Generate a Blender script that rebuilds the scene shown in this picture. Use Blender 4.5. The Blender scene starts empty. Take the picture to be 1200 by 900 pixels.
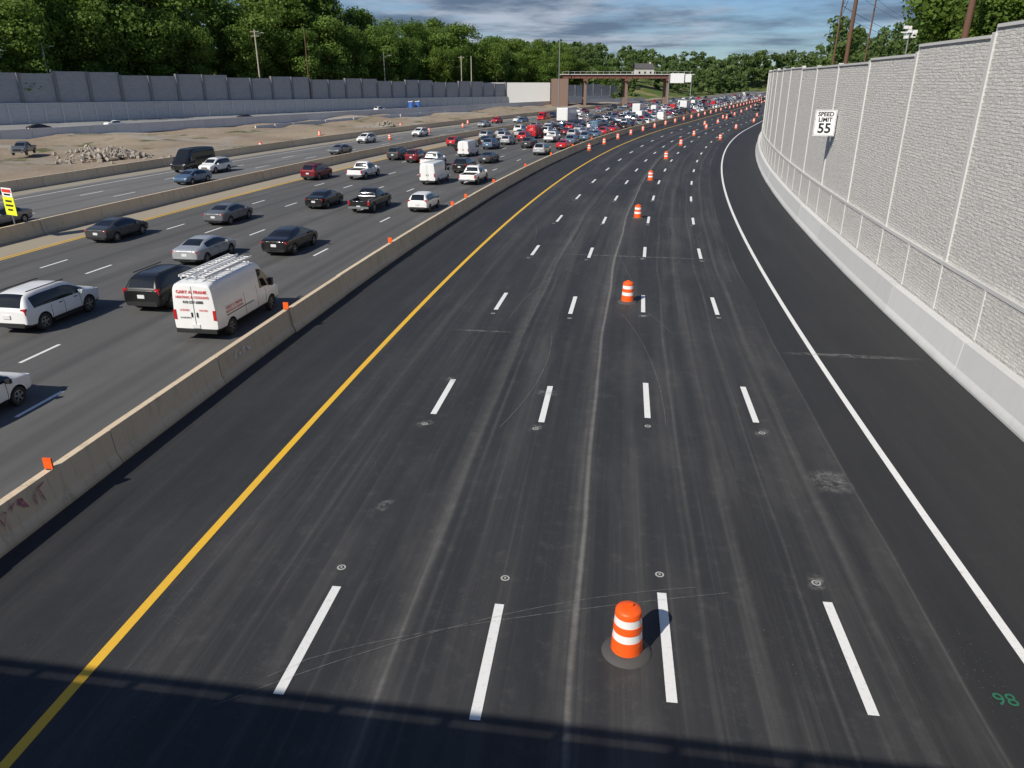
import bpy, bmesh, math, random
import numpy as np
from mathutils import Vector, Matrix
random.seed(7); rng=np.random.default_rng(7)
S=bpy.context.scene; COL=S.collection
# ---------------------------------------------------------------- road frame
CX,CY=704.6,-75.6; PH0=math.radians(6.2); PH1=math.radians(22.0); S1=700*(PH1-PH0)
def P(off,s):
    ph=PH0+min(s,S1)/700.0; r=700+off
    x=CX-r*math.cos(ph); y=CY+r*math.sin(ph)
    if s>S1: x+=(s-S1)*math.sin(ph); y+=(s-S1)*math.cos(ph)
    return x,y
def HD(s): return PH0+min(s,S1)/700.0
def sY(off,Y):
    ph=math.asin(max(-1,min(1,(Y-CY)/(700+off)))); s=700*(ph-PH0)
    if s>S1:
        b=P(off,S1); s=S1+(Y-b[1])/math.cos(PH1)
    return s
# ---------------------------------------------------------------- node helpers
class NB:
    def __init__(s,name,world=False):
        if world: s.t=bpy.data.worlds.new(name); 
        else: s.t=bpy.data.materials.new(name)
        s.t.use_nodes=True; s.n=s.t.node_tree.nodes; s.l=s.t.node_tree.links
        s.n.clear()
    def put(s,sock,v):
        if v is None: return
        if isinstance(v,bpy.types.NodeSocket): s.l.new(v,sock)
        else:
            if sock.type=='RGBA' and len(v)==3: v=(*v,1)
            sock.default_value=v
    def m(s,op,a,b=None,c=None,clamp=False):
        n=s.n.new('ShaderNodeMath'); n.operation=op; n.use_clamp=clamp
        for i,v in enumerate((a,b,c)):
            if v is not None: s.put(n.inputs[i],v)
        return n.outputs[0]
    def sstep(s,x,a,b):
        n=s.n.new('ShaderNodeMapRange'); n.interpolation_type='SMOOTHSTEP'
        s.put(n.inputs[0],x); n.inputs[1].default_value=a; n.inputs[2].default_value=b
        return n.outputs[0]
    def noise(s,vec,scale=1,detail=3,rough=.55):
        n=s.n.new('ShaderNodeTexNoise'); s.put(n.inputs['Vector'],vec); n.inputs['Scale'].default_value=scale
        n.inputs['Detail'].default_value=detail; n.inputs['Roughness'].default_value=rough
        return n.outputs[0]
    def mix(s,f,a,b,mode='MIX'):
        n=s.n.new('ShaderNodeMix'); n.data_type='RGBA'; n.blend_type=mode
        s.put(n.inputs[0],f); s.put(n.inputs[6],a); s.put(n.inputs[7],b); return n.outputs[2]
    def comb(s,x,y,z=0.0):
        n=s.n.new('ShaderNodeCombineXYZ'); s.put(n.inputs[0],x); s.put(n.inputs[1],y); s.put(n.inputs[2],z); return n.outputs[0]
    def uv(s):
        n=s.n.new('ShaderNodeUVMap'); q=s.n.new('ShaderNodeSeparateXYZ'); s.l.new(n.outputs[0],q.inputs[0]); return n.outputs[0],q.outputs[0],q.outputs[1]
    def coord(s,w='Object'): return s.n.new('ShaderNodeTexCoord').outputs[w]
    def geo(s,w='Position'): return s.n.new('ShaderNodeNewGeometry').outputs[w]
    def bump(s,h,st=.3,d=.02):
        n=s.n.new('ShaderNodeBump'); s.put(n.inputs['Height'],h); n.inputs['Strength'].default_value=st; n.inputs['Distance'].default_value=d; return n.outputs[0]
    def pbr(s,col,rough=.7,metal=0,normal=None,coat=0,spec=.4,alpha=None):
        n=s.n.new('ShaderNodeBsdfPrincipled'); s.put(n.inputs['Base Color'],col); s.put(n.inputs['Roughness'],rough)
        n.inputs['Metallic'].default_value=metal; n.inputs['Coat Weight'].default_value=coat; n.inputs['Coat Roughness'].default_value=.08
        n.inputs['Specular IOR Level'].default_value=spec
        if normal: s.l.new(normal,n.inputs['Normal'])
        if alpha is not None: s.put(n.inputs['Alpha'],alpha)
        o=s.n.new('ShaderNodeOutputMaterial'); s.l.new(n.outputs[0],o.inputs[0]); return s.t
def simple(name,col,rough=.6,metal=0,coat=0,spec=.4,var=.12,sc=3.0):
    b=NB(name); n=b.noise(b.coord(),sc,4)
    c=b.mix(n,tuple(x*(1-var) for x in col),tuple(min(1,x*(1+var)) for x in col))
    return b.pbr(c,rough,metal,coat=coat,spec=spec)
# ---------------------------------------------------------------- materials
def mat_new_asphalt():
    b=NB('new_asphalt'); uv,U,V=b.uv()
    st=b.noise(b.comb(b.m('MULTIPLY',U,1.1),b.m('MULTIPLY',V,.028)),1,4,.6)
    st2=b.noise(b.comb(b.m('MULTIPLY',U,7),b.m('MULTIPLY',V,.05),4.0),1,3,.6)
    bl=b.noise(b.comb(b.m('MULTIPLY',U,.35),b.m('MULTIPLY',V,.12),9.0),1,5,.65)
    fine=b.noise(b.comb(U,V),38,3,.7)
    peb=b.noise(b.comb(U,V,3.0),21,2,.5)
    pebm=b.noise(b.comb(b.m('MULTIPLY',U,.8),b.m('MULTIPLY',V,.3),13.0),1,4,.6)
    mott=b.noise(b.comb(U,V,6.0),2.2,6,.75)
    lane=b.m('MULTIPLY',b.sstep(U,1.3,1.55),b.m('SUBTRACT',1.0,b.m('MULTIPLY',b.sstep(U,17.3,18.6),.7)))
    dust=b.m('MULTIPLY',b.sstep(st,.42,.75),.4)
    dust=b.m('ADD',dust,b.m('MULTIPLY',b.sstep(st2,.5,.8),.34))
    dust=b.m('ADD',dust,b.m('MULTIPLY',b.sstep(bl,.45,.75),.32))
    dust=b.m('ADD',dust,b.m('MULTIPLY',b.sstep(mott,.5,.8),.36))
    wob=b.m('MULTIPLY',b.m('SUBTRACT',b.noise(b.comb(0.0,b.m('MULTIPLY',V,.06),2.0),1,2),.5),.5)
    Uw=b.m('ADD',U,wob)
    for u0,w,a in ((8.75,.10,2.2),(8.9,.45,.6),(12.4,.35,.5),(12.25,.1,.6),(5.1,.3,.4),(2.6,.2,.5),(16.4,.5,.2),(1.42,.05,1.0),(11.9,.12,.3),(6.1,.1,.45),(3.9,.07,.5)):
        d=b.m('ABSOLUTE',b.m('SUBTRACT',Uw,u0)); k=b.m('MULTIPLY',b.m('SUBTRACT',1.0,b.sstep(d,0,w)),a)
        k=b.m('MULTIPLY',k,b.m('ADD',.1,b.m('MULTIPLY',b.m('MULTIPLY',mott,st2),2.6)))
        dust=b.m('ADD',dust,k)
    dust=b.m('MULTIPLY',dust,b.m('ADD',.2,b.m('MULTIPLY',lane,.8)))
    c=b.mix(fine,(.016,.0165,.018),(.035,.036,.0385))
    c=b.mix(b.m('MULTIPLY',lane,.4),c,(.038,.039,.041))
    c=b.mix(b.m('MULTIPLY',dust,.5,clamp=True),c,(.17,.163,.15))
    dk=b.noise(b.comb(b.m('MULTIPLY',U,.5),b.m('MULTIPLY',V,.045),21.0),1,5,.7)
    c=b.mix(b.m('MULTIPLY',b.sstep(dk,.5,.7),.55),c,(.018,.0185,.020))
    c=b.mix(b.m('MULTIPLY',b.m('MULTIPLY',b.sstep(peb,.64,.74),b.sstep(pebm,.48,.66)),.45),c,(.2,.2,.19))
    return b.pbr(c,b.m('ADD',.6,b.m('MULTIPLY',fine,.2)),normal=b.bump(fine,.5,.012),spec=.35)
def mat_old_asphalt(nm,base,dusty,center):
    b=NB(nm); uv,U,V=b.uv()
    st=b.noise(b.comb(b.m('MULTIPLY',U,1.6),b.m('MULTIPLY',V,.03)),1,4,.6)
    bl=b.noise(b.comb(b.m('MULTIPLY',U,.3),b.m('MULTIPLY',V,.1),5.0),1,5,.65)
    fine=b.noise(b.comb(U,V),30,3,.7)
    c=b.mix(fine,tuple(x*.8 for x in base),tuple(x*1.15 for x in base))
    c=b.mix(b.m('MULTIPLY',b.sstep(st,.4,.75),.5),c,tuple(x*.6 for x in base))
    c=b.mix(b.m('MULTIPLY',b.sstep(bl,.45,.8),.5),c,tuple(x*1.6 for x in base))
    oil=b.m('ABSOLUTE',b.m('SUBTRACT',b.m('FRACT',b.m('DIVIDE',b.m('SUBTRACT',U,28.0),3.73)),.5))
    c=b.mix(b.m('MULTIPLY',b.m('SUBTRACT',1.0,b.sstep(oil,.03,.16)),.35),c,tuple(x*.5 for x in base))
    e=b.noise(b.comb(b.m('MULTIPLY',U,.8),b.m('MULTIPLY',V,.15),7.0),1,4)
    sh=b.sstep(b.m('ADD',U,b.m('MULTIPLY',e,1.6)),center,center+.9)
    c=b.mix(b.m('MULTIPLY',sh,.8),c,dusty)
    return b.pbr(c,.8,normal=b.bump(fine,.3,.01),spec=.3)
def mat_concrete(nm,a,bb,streak=.4):
    b=NB(nm); co=b.geo(); q=b.n.new('ShaderNodeSeparateXYZ'); b.l.new(co,q.inputs[0])
    n1=b.noise(co,.8,5,.65); n2=b.noise(co,14,3,.6)
    n3=b.noise(b.comb(b.m('MULTIPLY',q.outputs[0],3),b.m('MULTIPLY',q.outputs[1],3),b.m('MULTIPLY',q.outputs[2],.35)),1,4,.7)
    c=b.mix(n1,a,bb); c=b.mix(b.m('MULTIPLY',b.sstep(n3,.5,.75),streak),c,tuple(x*.45 for x in a))
    c=b.mix(b.m('MULTIPLY',b.geo('Random Per Island'),.3),c,tuple(x*.7 for x in a))
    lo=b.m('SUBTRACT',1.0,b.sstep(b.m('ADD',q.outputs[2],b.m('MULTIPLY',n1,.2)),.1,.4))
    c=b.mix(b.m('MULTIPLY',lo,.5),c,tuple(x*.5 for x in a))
    return b.pbr(c,.85,normal=b.bump(n2,.25,.01),spec=.3)
def mat_stone(nm,a,bb,dark,bw=.55,bh=.13,fl=.55):
    b=NB(nm); uv,U,V=b.uv()
    wob=b.noise(b.comb(b.m('MULTIPLY',U,1.7),b.m('MULTIPLY',V,1.7)),1,2)
    vec=b.comb(U,b.m('ADD',V,b.m('MULTIPLY',wob,.12)))
    br=b.n.new('ShaderNodeTexBrick'); b.l.new(vec,br.inputs['Vector'])
    br.inputs['Color1'].default_value=(*a,1); br.inputs['Color2'].default_value=(*bb,1); br.inputs['Mortar'].default_value=(*tuple(x*1.25 for x in dark),1)
    br.inputs['Scale'].default_value=1; br.inputs['Mortar Size'].default_value=.013; br.inputs['Mortar Smooth'].default_value=.5
    br.inputs['Brick Width'].default_value=bw; br.inputs['Row Height'].default_value=bh; br.offset=.37; br.squash=.6; br.squash_frequency=3
    n2=b.noise(vec,7,4,.7); n3=b.noise(b.comb(b.m('MULTIPLY',U,2.6),b.m('MULTIPLY',V,8.0)),1,4,.65)
    big=b.noise(b.comb(b.m('MULTIPLY',U,.3),b.m('MULTIPLY',V,.2)),1,4)
    c=b.mix(b.m('MULTIPLY',b.sstep(n3,.53,.66),fl),br.outputs[0],dark)
    c=b.mix(b.m('MULTIPLY',big,.35),c,tuple(x*.8 for x in a))
    h=b.m('ADD',b.m('MULTIPLY',br.outputs[1],-1.0),b.m('ADD',b.m('MULTIPLY',n3,-1.6),b.m('MULTIPLY',n2,.6)))
    return b.pbr(c,.9,normal=b.bump(h,.7,.05),spec=.2)
def mat_paintline(nm,col,wear=.5):
    b=NB(nm); uv,U,V=b.uv(); n=b.noise(b.comb(U,V),9,5,.75); n2=b.noise(b.comb(b.m('MULTIPLY',U,.6),b.m('MULTIPLY',V,.3)),1,3)
    f=b.m('MULTIPLY',b.sstep(n,.52,.75),wear)
    c=b.mix(f,col,tuple(x*.35+.02 for x in col)); c=b.mix(b.m('MULTIPLY',n2,.2),c,(.3,.29,.27))
    return b.pbr(c,.6)
def mat_dust(nm,col,th=.45,amt=.6):
    b=NB(nm); uv,U,V=b.uv(); co=b.geo(); n=b.noise(co,3.5,6,.8)
    ed=b.m('MULTIPLY',b.m('MULTIPLY',U,b.m('SUBTRACT',1.0,U)),b.m('MULTIPLY',V,b.m('SUBTRACT',1.0,V)))
    ed=b.sstep(ed,.0,.06)
    return b.pbr(col,.9,alpha=b.m('MULTIPLY',b.m('MULTIPLY',b.sstep(n,th,th+.3),ed),amt))
def mat_ground():
    b=NB('ground_grass'); co=b.geo(); n=b.noise(co,.05,5,.6); n2=b.noise(co,1.2,5,.7)
    c=b.mix(n2,(.06,.10,.025),(.13,.17,.05)); c=b.mix(b.sstep(n,.5,.62),c,(.24,.21,.10))
    return b.pbr(c,.95,spec=.1)
def mat_dirt():
    b=NB('dirt'); co=b.geo(); n=b.noise(co,.12,6,.65); n2=b.noise(co,1.5,6,.75); n3=b.noise(co,.05,3)
    c=b.mix(n,(.20,.155,.11),(.40,.33,.25)); c=b.mix(b.sstep(n2,.52,.8),c,(.10,.08,.06)); c=b.mix(b.m('MULTIPLY',b.sstep(n3,.5,.65),.6),c,(.36,.35,.32))
    g=b.noise(co,.09,5,.7); c=b.mix(b.m('MULTIPLY',b.sstep(g,.56,.64),.8),c,(.07,.09,.03))
    return b.pbr(c,.95,normal=b.bump(n2,.8,.15),spec=.1)
def mat_leaf(nm,d,l,hl):
    b=NB(nm); a=b.n.new('ShaderNodeAttribute'); a.attribute_name='tint'
    oi=b.n.new('ShaderNodeObjectInfo').outputs['Random']
    r=b.n.new('ShaderNodeValToRGB'); b.l.new(a.outputs['Fac'],r.inputs[0])
    e=r.color_ramp.elements; e[0].color=(*d,1); e[1].color=(*hl,1); k=e.new(.55); k.color=(*l,1)
    c=b.mix(b.m('MULTIPLY',oi,.5),r.outputs[0],tuple((x*y) for x,y in zip(l,(1.5,1.15,1.2))))
    pr=b.n.new('ShaderNodeBsdfPrincipled'); b.l.new(c,pr.inputs['Base Color']); pr.inputs['Roughness'].default_value=.6; pr.inputs['Specular IOR Level'].default_value=.25
    tr=b.n.new('ShaderNodeBsdfTranslucent'); b.l.new(b.mix(.5,c,tuple(x*1.6 for x in l)),tr.inputs[0])
    mx=b.n.new('ShaderNodeMixShader'); mx.inputs[0].default_value=.42; b.l.new(pr.outputs[0],mx.inputs[1]); b.l.new(tr.outputs[0],mx.inputs[2])
    o=b.n.new('ShaderNodeOutputMaterial'); b.l.new(mx.outputs[0],o.inputs[0]); return b.t
M_new=mat_new_asphalt()
M_L1=mat_old_asphalt('worn_asphalt',(.108,.107,.104),(.40,.34,.25),47.6)
M_L2=mat_old_asphalt('light_asphalt',(.165,.163,.158),(.34,.30,.23),68.5)
M_ramp=mat_old_asphalt('ramp_pavement',(.28,.28,.275),(.3,.28,.24),999)
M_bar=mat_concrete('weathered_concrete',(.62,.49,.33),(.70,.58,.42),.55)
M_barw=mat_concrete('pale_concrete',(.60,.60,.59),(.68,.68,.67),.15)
M_stone=mat_stone('stacked_stone_panel',(.70,.68,.64),(.62,.605,.575),(.33,.32,.305))
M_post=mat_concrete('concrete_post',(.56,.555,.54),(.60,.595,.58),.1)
M_lstone=mat_stone('grey_block_panel',(.42,.42,.42),(.35,.35,.355),(.22,.22,.22),.9,.3)
M_lstone2=mat_stone('light_block_panel',(.62,.61,.59),(.55,.545,.53),(.38,.375,.37),.9,.3)
M_white=mat_paintline('white_line_paint',(.82,.82,.80),.55)
M_yel=mat_paintline('yellow_line_paint',(.84,.48,.015),.3)
M_dust=mat_dust('dust_smudge',(.42,.41,.39),.40,.5)
M_scr=mat_dust('tyre_scratch',(.32,.31,.30),.3,.3)
M_gnd=mat_ground(); M_dirt=mat_dirt()
M_leaf=mat_leaf('foliage',(.050,.092,.014),(.105,.185,.030),(.20,.30,.06))
M_leafd=mat_leaf('distant_foliage',(.055,.10,.03),(.095,.155,.045),(.15,.22,.065))
M_bark=simple('bark',(.12,.09,.065),.9)
M_wood=simple('pole_wood',(.13,.07,.045),.85)
M_steel=simple('galvanised_steel',(.35,.36,.37),.45,.7)
M_or=simple('orange_plastic',(.88,.11,.012),.45,var=.08)
M_rw=simple('reflective_white',(.78,.78,.77),.4,var=.08)
M_rub=simple('black_rubber',(.035,.034,.033),.8)
M_glass=simple('dark_glass',(.012,.014,.017),.06,0,spec=.7)
M_trim=simple('black_trim',(.02,.02,.021),.55)
M_rim=simple('wheel_alloy',(.38,.39,.40),.3,.8)
M_tail=simple('tail_lamp',(.45,.01,.01),.2,coat=.5)
M_head=simple('head_lamp',(.7,.72,.75),.15,coat=.5)
M_plate=simple('number_plate',(.65,.66,.66),.5)
M_red=simple('red_lettering',(.6,.03,.03),.5)
M_blk=simple('black_lettering',(.012,.012,.012),.5)
M_rust=simple('red_brown_girder',(.17,.075,.055),.7)
M_sgnw=simple('sign_white',(.8,.8,.8),.45,var=.03)
M_sgny=simple('sign_yellow_green',(.75,.8,.03),.45,var=.03)
M_blue=simple('blue_plastic',(.02,.1,.4),.5)
M_pink=simple('pink_spray',(.42,.13,.18),.7)
M_green=simple('green_spray',(.02,.14,.08),.8)
M_rock=simple('rubble_rock',(.34,.30,.25),.95,var=.35,sc=2)
M_roof=simple('roof_shingle',(.10,.09,.09),.9); M_sid=simple('house_siding',(.6,.58,.54),.8)
# ---------------------------------------------------------------- mesh helpers
def mk(name,V,F,mats,mi=None,uvs=None,smooth=False,link=True):
    me=bpy.data.meshes.new(name); me.from_pydata(V,[],F)
    for m in (mats if isinstance(mats,(list,tuple)) else [mats]): me.materials.append(m)
    if mi is not None: me.polygons.foreach_set('material_index',mi)
    if uvs is not None:
        ul=me.uv_layers.new(name='UVMap'); li=np.zeros(len(me.loops),dtype=np.int32); me.loops.foreach_get('vertex_index',li)
        ul.data.foreach_set('uv',np.array(uvs,dtype=np.float32)[li].ravel())
    if smooth: me.polygons.foreach_set('use_smooth',[True]*len(me.polygons))
    me.update()
    if not link: return me
    o=bpy.data.objects.new(name,me); COL.objects.link(o); return o
class B:
    def __init__(s): s.V=[];s.F=[];s.M=[];s.U=[]
    def add(s,V,F,m=0,U=None):
        k=len(s.V); s.V+=[tuple(v) for v in V]; s.F+=[tuple(i+k for i in f) for f in F]; s.M+=[m]*len(F)
        s.U+=(U if U else [(v[0]+v[1],v[2]) for v in V])
    def box(s,c,d,m=0,rot=0.0,T=None,U=None):
        x,y,z=[q/2 for q in d]; V=[Vector((a*x,b*y,e*z)) for a in(-1,1) for b in(-1,1) for e in(-1,1)]
        R=Matrix.Rotation(rot,3,'Z') if T is None else T
        V=[R@v+Vector(c) for v in V]
        s.add(V,[(0,1,3,2),(4,6,7,5),(0,4,5,1),(2,3,7,6),(0,2,6,4),(1,5,7,3)],m,U)
    def cyl(s,p,q,r0,r1=None,n=10,m=0,caps=True):
        r1=r0 if r1 is None else r1; p=Vector(p);q=Vector(q); d=(q-p).normalized(); a=d.orthogonal().normalized(); b=d.cross(a)
        V=[];F=[]
        for c,r in((p,r0),(q,r1)):
            for i in range(n):
                t=2*math.pi*i/n; V.append(c+a*r*math.cos(t)+b*r*math.sin(t))
        for i in range(n): F.append((i,(i+1)%n,n+(i+1)%n,n+i))
        if caps: F.append(tuple(range(n))[::-1]); F.append(tuple(range(n,2*n)))
        s.add(V,F,m)
    def lathe(s,prof,n=24,m=None,c=(0,0,0)):
        V=[];k=len(prof)
        for r,z in prof:
            for i in range(n):
                t=2*math.pi*i/n; V.append((c[0]+r*math.cos(t),c[1]+r*math.sin(t),c[2]+z))
        for j in range(k-1):
            F=[(j*n+i,j*n+(i+1)%n,(j+1)*n+(i+1)%n,(j+1)*n+i) for i in range(n)]
            s.F+=[tuple(a+len(s.V) for a in f) for f in F]; s.M+=[m[j] if m else 0]*n
        s.V+=V; s.U+=[(v[0],v[2]) for v in V]
    def obj(s,name,mats,smooth=False,link=True,ang=None):
        o=mk(name,s.V,s.F,mats,s.M,s.U,smooth,link)
        if ang: (o.data if link else o).set_sharp_from_angle(angle=math.radians(ang))
        return o
def srange(a,b,d):
    n=max(1,int(math.ceil((b-a)/d))); return [a+(b-a)*i/n for i in range(n+1)]
def strip(name,o0,o1,s0,s1,z,mat,ds=4,nu=1,bld=None,m=0):
    ss=srange(s0,s1,ds); V=[];F=[];U=[]
    for s in ss:
        for i in range(nu+1):
            o=o0+(o1-o0)*i/nu; V.append((*P(o,s),z)); U.append((o,s))
    w=nu+1
    for j in range(len(ss)-1):
        for i in range(nu): F.append((j*w+i+1,j*w+i,(j+1)*w+i,(j+1)*w+i+1))
    if bld: bld.add(V,F,m,U); return
    return mk(name,V,F,mat,uvs=U)
def text(body,size,mat,M,parent,name='lettering',sx=1.0,bold=.0):
    cu=bpy.data.curves.new(name,'FONT'); cu.body=body; cu.size=size; cu.align_x='CENTER'; cu.align_y='CENTER'; cu.offset=bold; cu.extrude=.002
    o=bpy.data.objects.new(name,cu); COL.objects.link(o)
    bpy.context.view_layer.update()
    me=bpy.data.meshes.new_from_object(o.evaluated_get(bpy.context.evaluated_depsgraph_get()))
    bpy.data.objects.remove(o)
    me.materials.clear(); me.materials.append(mat)
    o=bpy.data.objects.new(name,me); COL.objects.link(o); 
    o.matrix_world=M@Matrix.Diagonal((sx,1,1,1))
    if parent: o.parent=parent
    return o
# ---------------------------------------------------------------- ground
def off_s(X,Y):
    r=math.hypot(X-CX,Y-CY); ph=math.atan2(Y-CY,CX-X)
    if ph<=PH1 and X<CX: return r-700,700*(ph-PH0)
    b=P(0,S1); dx,dy=X-b[0],Y-b[1]
    return -dx*math.cos(PH1)+dy*math.sin(PH1), S1+dx*math.sin(PH1)+dy*math.cos(PH1)
def ss(x,a,b):
    t=max(0,min(1,(x-a)/(b-a))); return t*t*(3-2*t)
def hgt(X,Y):
    o,s=off_s(X,Y)
    h=-.2+6*ss(o,165,195)
    h+=13*max(ss(s,430,620)*ss(o,72,130),ss(s,905,990)*ss(s,0,1))
    return h
ax=sorted(set([-6000,-3000,-1500,-900,-600]+list(range(-400,700,12))+[720,900,1500,3000,6000]))
ay=sorted(set([-3000,-800,-200]+list(range(-100,900,12))+[950,1100,1500,2500,6000]))
V=[(x,y,hgt(x,y)) for y in ay for x in ax]; w=len(ax)
F=[(j*w+i,j*w+i+1,(j+1)*w+i+1,(j+1)*w+i) for j in range(len(ay)-1) for i in range(w-1)]
mk('ground',V,F,M_gnd,smooth=True)
strip('new_highway_road',-4.7,22.75,-40,900,0.0,M_new,ds=3,nu=6)
strip('highway_road',22.75,50.8,-40,900,0.0,M_L1,ds=4,nu=4)
strip('opposite_highway_road',50.8,71.3,-40,900,0.0,M_L2,ds=4,nu=4)
ssv=srange(-10,520,3); V=[];F=[];nu=26
for s in ssv:
    for i in range(nu+1):
        o=71.3+(150-71.3)*i/nu; x,y=P(o,s); e=min(1,i/2,(nu-i)/2)
        z=-.05+e*(.5*math.sin(x*.21+1.3*math.sin(y*.13))*math.sin(y*.17)+.45*random.random()+1.9*max(0,math.sin(x*.09+2)*math.sin(y*.11+x*.03)-.5))
        V.append((x,y,max(z,-.12) if i else 0.0))
for j in range(len(ssv)-1):
    for i in range(nu): F.append((j*27+i+1,j*27+i,(j+1)*27+i,(j+1)*27+i+1))
mk('dirt_ground',V,F,M_dirt,smooth=True)
V=[];F=[];prof=[(-5.6,-.2),(-5.65,9),(-9,9.2),(-40,10.5),(-120,12),(-300,13)]
sv=srange(2,900,12)
for s in sv:
    for o,z in prof: V.append((*P(o,s),z))
for j in range(len(sv)-1):
    for i in range(5): F.append((j*6+i,j*6+i+1,(j+1)*6+i+1,(j+1)*6+i))
mk('embankment_ground',V,F,M_gnd)
# ---------------------------------------------------------------- markings
mb=B()
DS=12.42
cols=[(3.4,10.2),(6.95,10.5),(10.45,10.1),(14.15,10.7)]
for o,y0 in cols:
    s0=sY(o,y0)
    for k in range(-1,60): strip('',o-.1,o+.1,s0+k*DS,s0+k*DS+3.15,.006,None,bld=mb,m=0)
strip('',-.1,.1,-35,880,.006,None,bld=mb,m=0)
strip('',17.9,18.12,-35,880,.006,None,bld=mb,m=1)
for o in (28.0,31.75,35.5,39.2,42.9):
    ph=random.uniform(0,12)
    for k in range(-2,60):
        if k*12.2+ph<560: strip('',o-.08,o+.08,k*12.2+ph,k*12.2+ph+2.2,.006,None,bld=mb,m=0)
strip('',46.9,47.05,-35,600,.006,None,bld=mb,m=1); strip('',47.25,47.4,-35,600,.006,None,bld=mb,m=1)
for o in (54.9,58.6,62.3):
    for k in range(-2,45): strip('',o-.08,o+.08,k*12.2+3,k*12.2+6,.006,None,bld=mb,m=0)
strip('',51.9,52.05,-35,600,.006,None,bld=mb,m=1); strip('',66.3,66.45,-35,600,.006,None,bld=mb,m=0)
mb.obj('lane_markings',[M_white,M_yel])
sb=B()
def disc(o,s,r,z,m,n=14):
    c=P(o,s); V=[(c[0],c[1],z)]+[(c[0]+r*math.cos(t),c[1]+r*math.sin(t),z) for t in [2*math.pi*i/n for i in range(n)]]
    sb.add(V,[(0,i,i%n+1) for i in range(1,n+1)],m)
db=B()
def patch(o,s,wo,ws,m=0,rot=0.0,z=.010):
    V=[];U=[]
    for a,b_ in((0,0),(1,0),(1,1),(0,1)):
        do=(a-.5)*wo; dss=(b_-.5)*ws; r=(do*math.cos(rot)-dss*math.sin(rot),do*math.sin(rot)+dss*math.cos(rot))
        V.append((*P(o+r[0],s+r[1]),z)); U.append((a,b_))
    db.add(V,[(3,2,1,0)],m,U)
zk=0
for o,y0 in cols:
    s0=sY(o,y0)
    for k in range(0,7):
        s=s0+k*DS+3.15+(.75 if k==0 else -3.9)+random.uniform(-.1,.25)
        oo=o+random.uniform(-.1,.15)
        disc(oo,s,.105,.008,0); disc(oo,s,.065,.012,1); disc(oo,s,.03,.016,0)
        if random.random()<.7: patch(oo,s,.45,.7,0,random.random(),z=.02+zk*.0003); zk+=1
sb.obj('survey_target_paint',[mat_paintline('target_paint',(.42,.42,.40),.8),simple('tar_black',(.03,.03,.03),.8)])
patch(1.95,18.5,1.3,1.6); patch(14.1,15.6,.4,.9,rot=.3,z=.0105); patch(10.5,23.8,.9,.6); patch(14.2,24.6,.5,.7)
patch(-1.4,29.5,6.0,.5,z=.009); patch(7.5,47,11,.35,z=.0115); patch(14.1,30.5,3.4,.25,z=.0125)
def scratch(pts,w=.035,z=.02):
    n=len(pts)-1; V=[];U=[];F=[]
    for i,(o,s) in enumerate(pts):
        a=pts[max(0,i-1)]; c=pts[min(n,i+1)]; d=Vector((c[0]-a[0],c[1]-a[1])).normalized(); nn=Vector((-d.y,d.x))*w
        V+=[(*P(o+nn.x,s+nn.y),z),(*P(o-nn.x,s-nn.y),z)]; U+=[(.3,.5),(.7,.5)]
    for i in range(n): F.append((2*i,2*i+1,2*i+3,2*i+2))
    db.add(V,F,1,U)
for k in range(12):
    o=random.uniform(2,15); s=random.uniform(14,60); L=random.uniform(4,13); sl=random.uniform(-.3,.3); cv=random.uniform(-.02,.02)
    scratch([(o+sl*t*L+cv*(t*L)**2,s+t*L) for t in [i/10 for i in range(11)]],.012,.04+k*.0006)
scratch([(14.5-9*t,9.4+3.6*t**.7) for t in [i/16 for i in range(17)]],.011,.05)
scratch([(15.2-9*t,8.6+7*t-2.5*t*t) for t in [i/16 for i in range(17)]],.010,.051)
db.obj('road_dust_marks',[M_dust,M_scr])
# ---------------------------------------------------------------- barriers
JP=[(.31,0),(.31,.08),(.18,.34),(.11,1.07),(-.11,1.07),(-.18,.34),(-.31,.08),(-.31,0)]
def sweep(bd,prof,o,a,b,m=0,step=None):
    sv=[a,b] if not step else srange(a,b,step); V=[];F=[];n=len(prof)
    for s in sv:
        for p,z in prof: V.append((*P(o+p,s),z))
    for j in range(len(sv)-1):
        for i in range(n): F.append((j*n+i,j*n+(i+1)%n,(j+1)*n+(i+1)%n,(j+1)*n+i))
    F.append(tuple(range(n))[::-1]); F.append(tuple(range((len(sv)-1)*n,len(sv)*n)))
    bd.add(V,F,m)
def barrier(name,o,s0,s1,mat,L=6.1,prof=JP,jit=.035):
    bd=B(); s=s0
    while s<s1:
        j=random.uniform(-jit,jit); sweep(bd,prof,o+j,s+.02,s+L-.02); s+=L
    return bd.obj(name,mat)
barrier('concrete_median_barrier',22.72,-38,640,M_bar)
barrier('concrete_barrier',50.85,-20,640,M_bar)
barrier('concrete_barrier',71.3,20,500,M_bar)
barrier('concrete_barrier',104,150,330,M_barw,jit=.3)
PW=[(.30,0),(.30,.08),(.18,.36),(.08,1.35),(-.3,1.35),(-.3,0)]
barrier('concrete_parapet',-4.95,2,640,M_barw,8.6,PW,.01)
def poly_pts(pl,d):
    out=[];acc=0
    for a,b in zip(pl,pl[1:]):
        a=Vector(a);b=Vector(b);L=(b-a).length;t=acc
        while t<L: out.append(a+(b-a)*t/L); t+=d
        acc=t-L
    return out
BL=[(-150,60),(-122,102),(-93,148),(-60,215),(-20,297),(25,372),(75,440)]
WL=[(-175,100),(-150,138),(-118,182),(-78,243),(-34,316),(16,386),(60,440)]
bd=B(); pp=poly_pts(BL,6)
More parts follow.
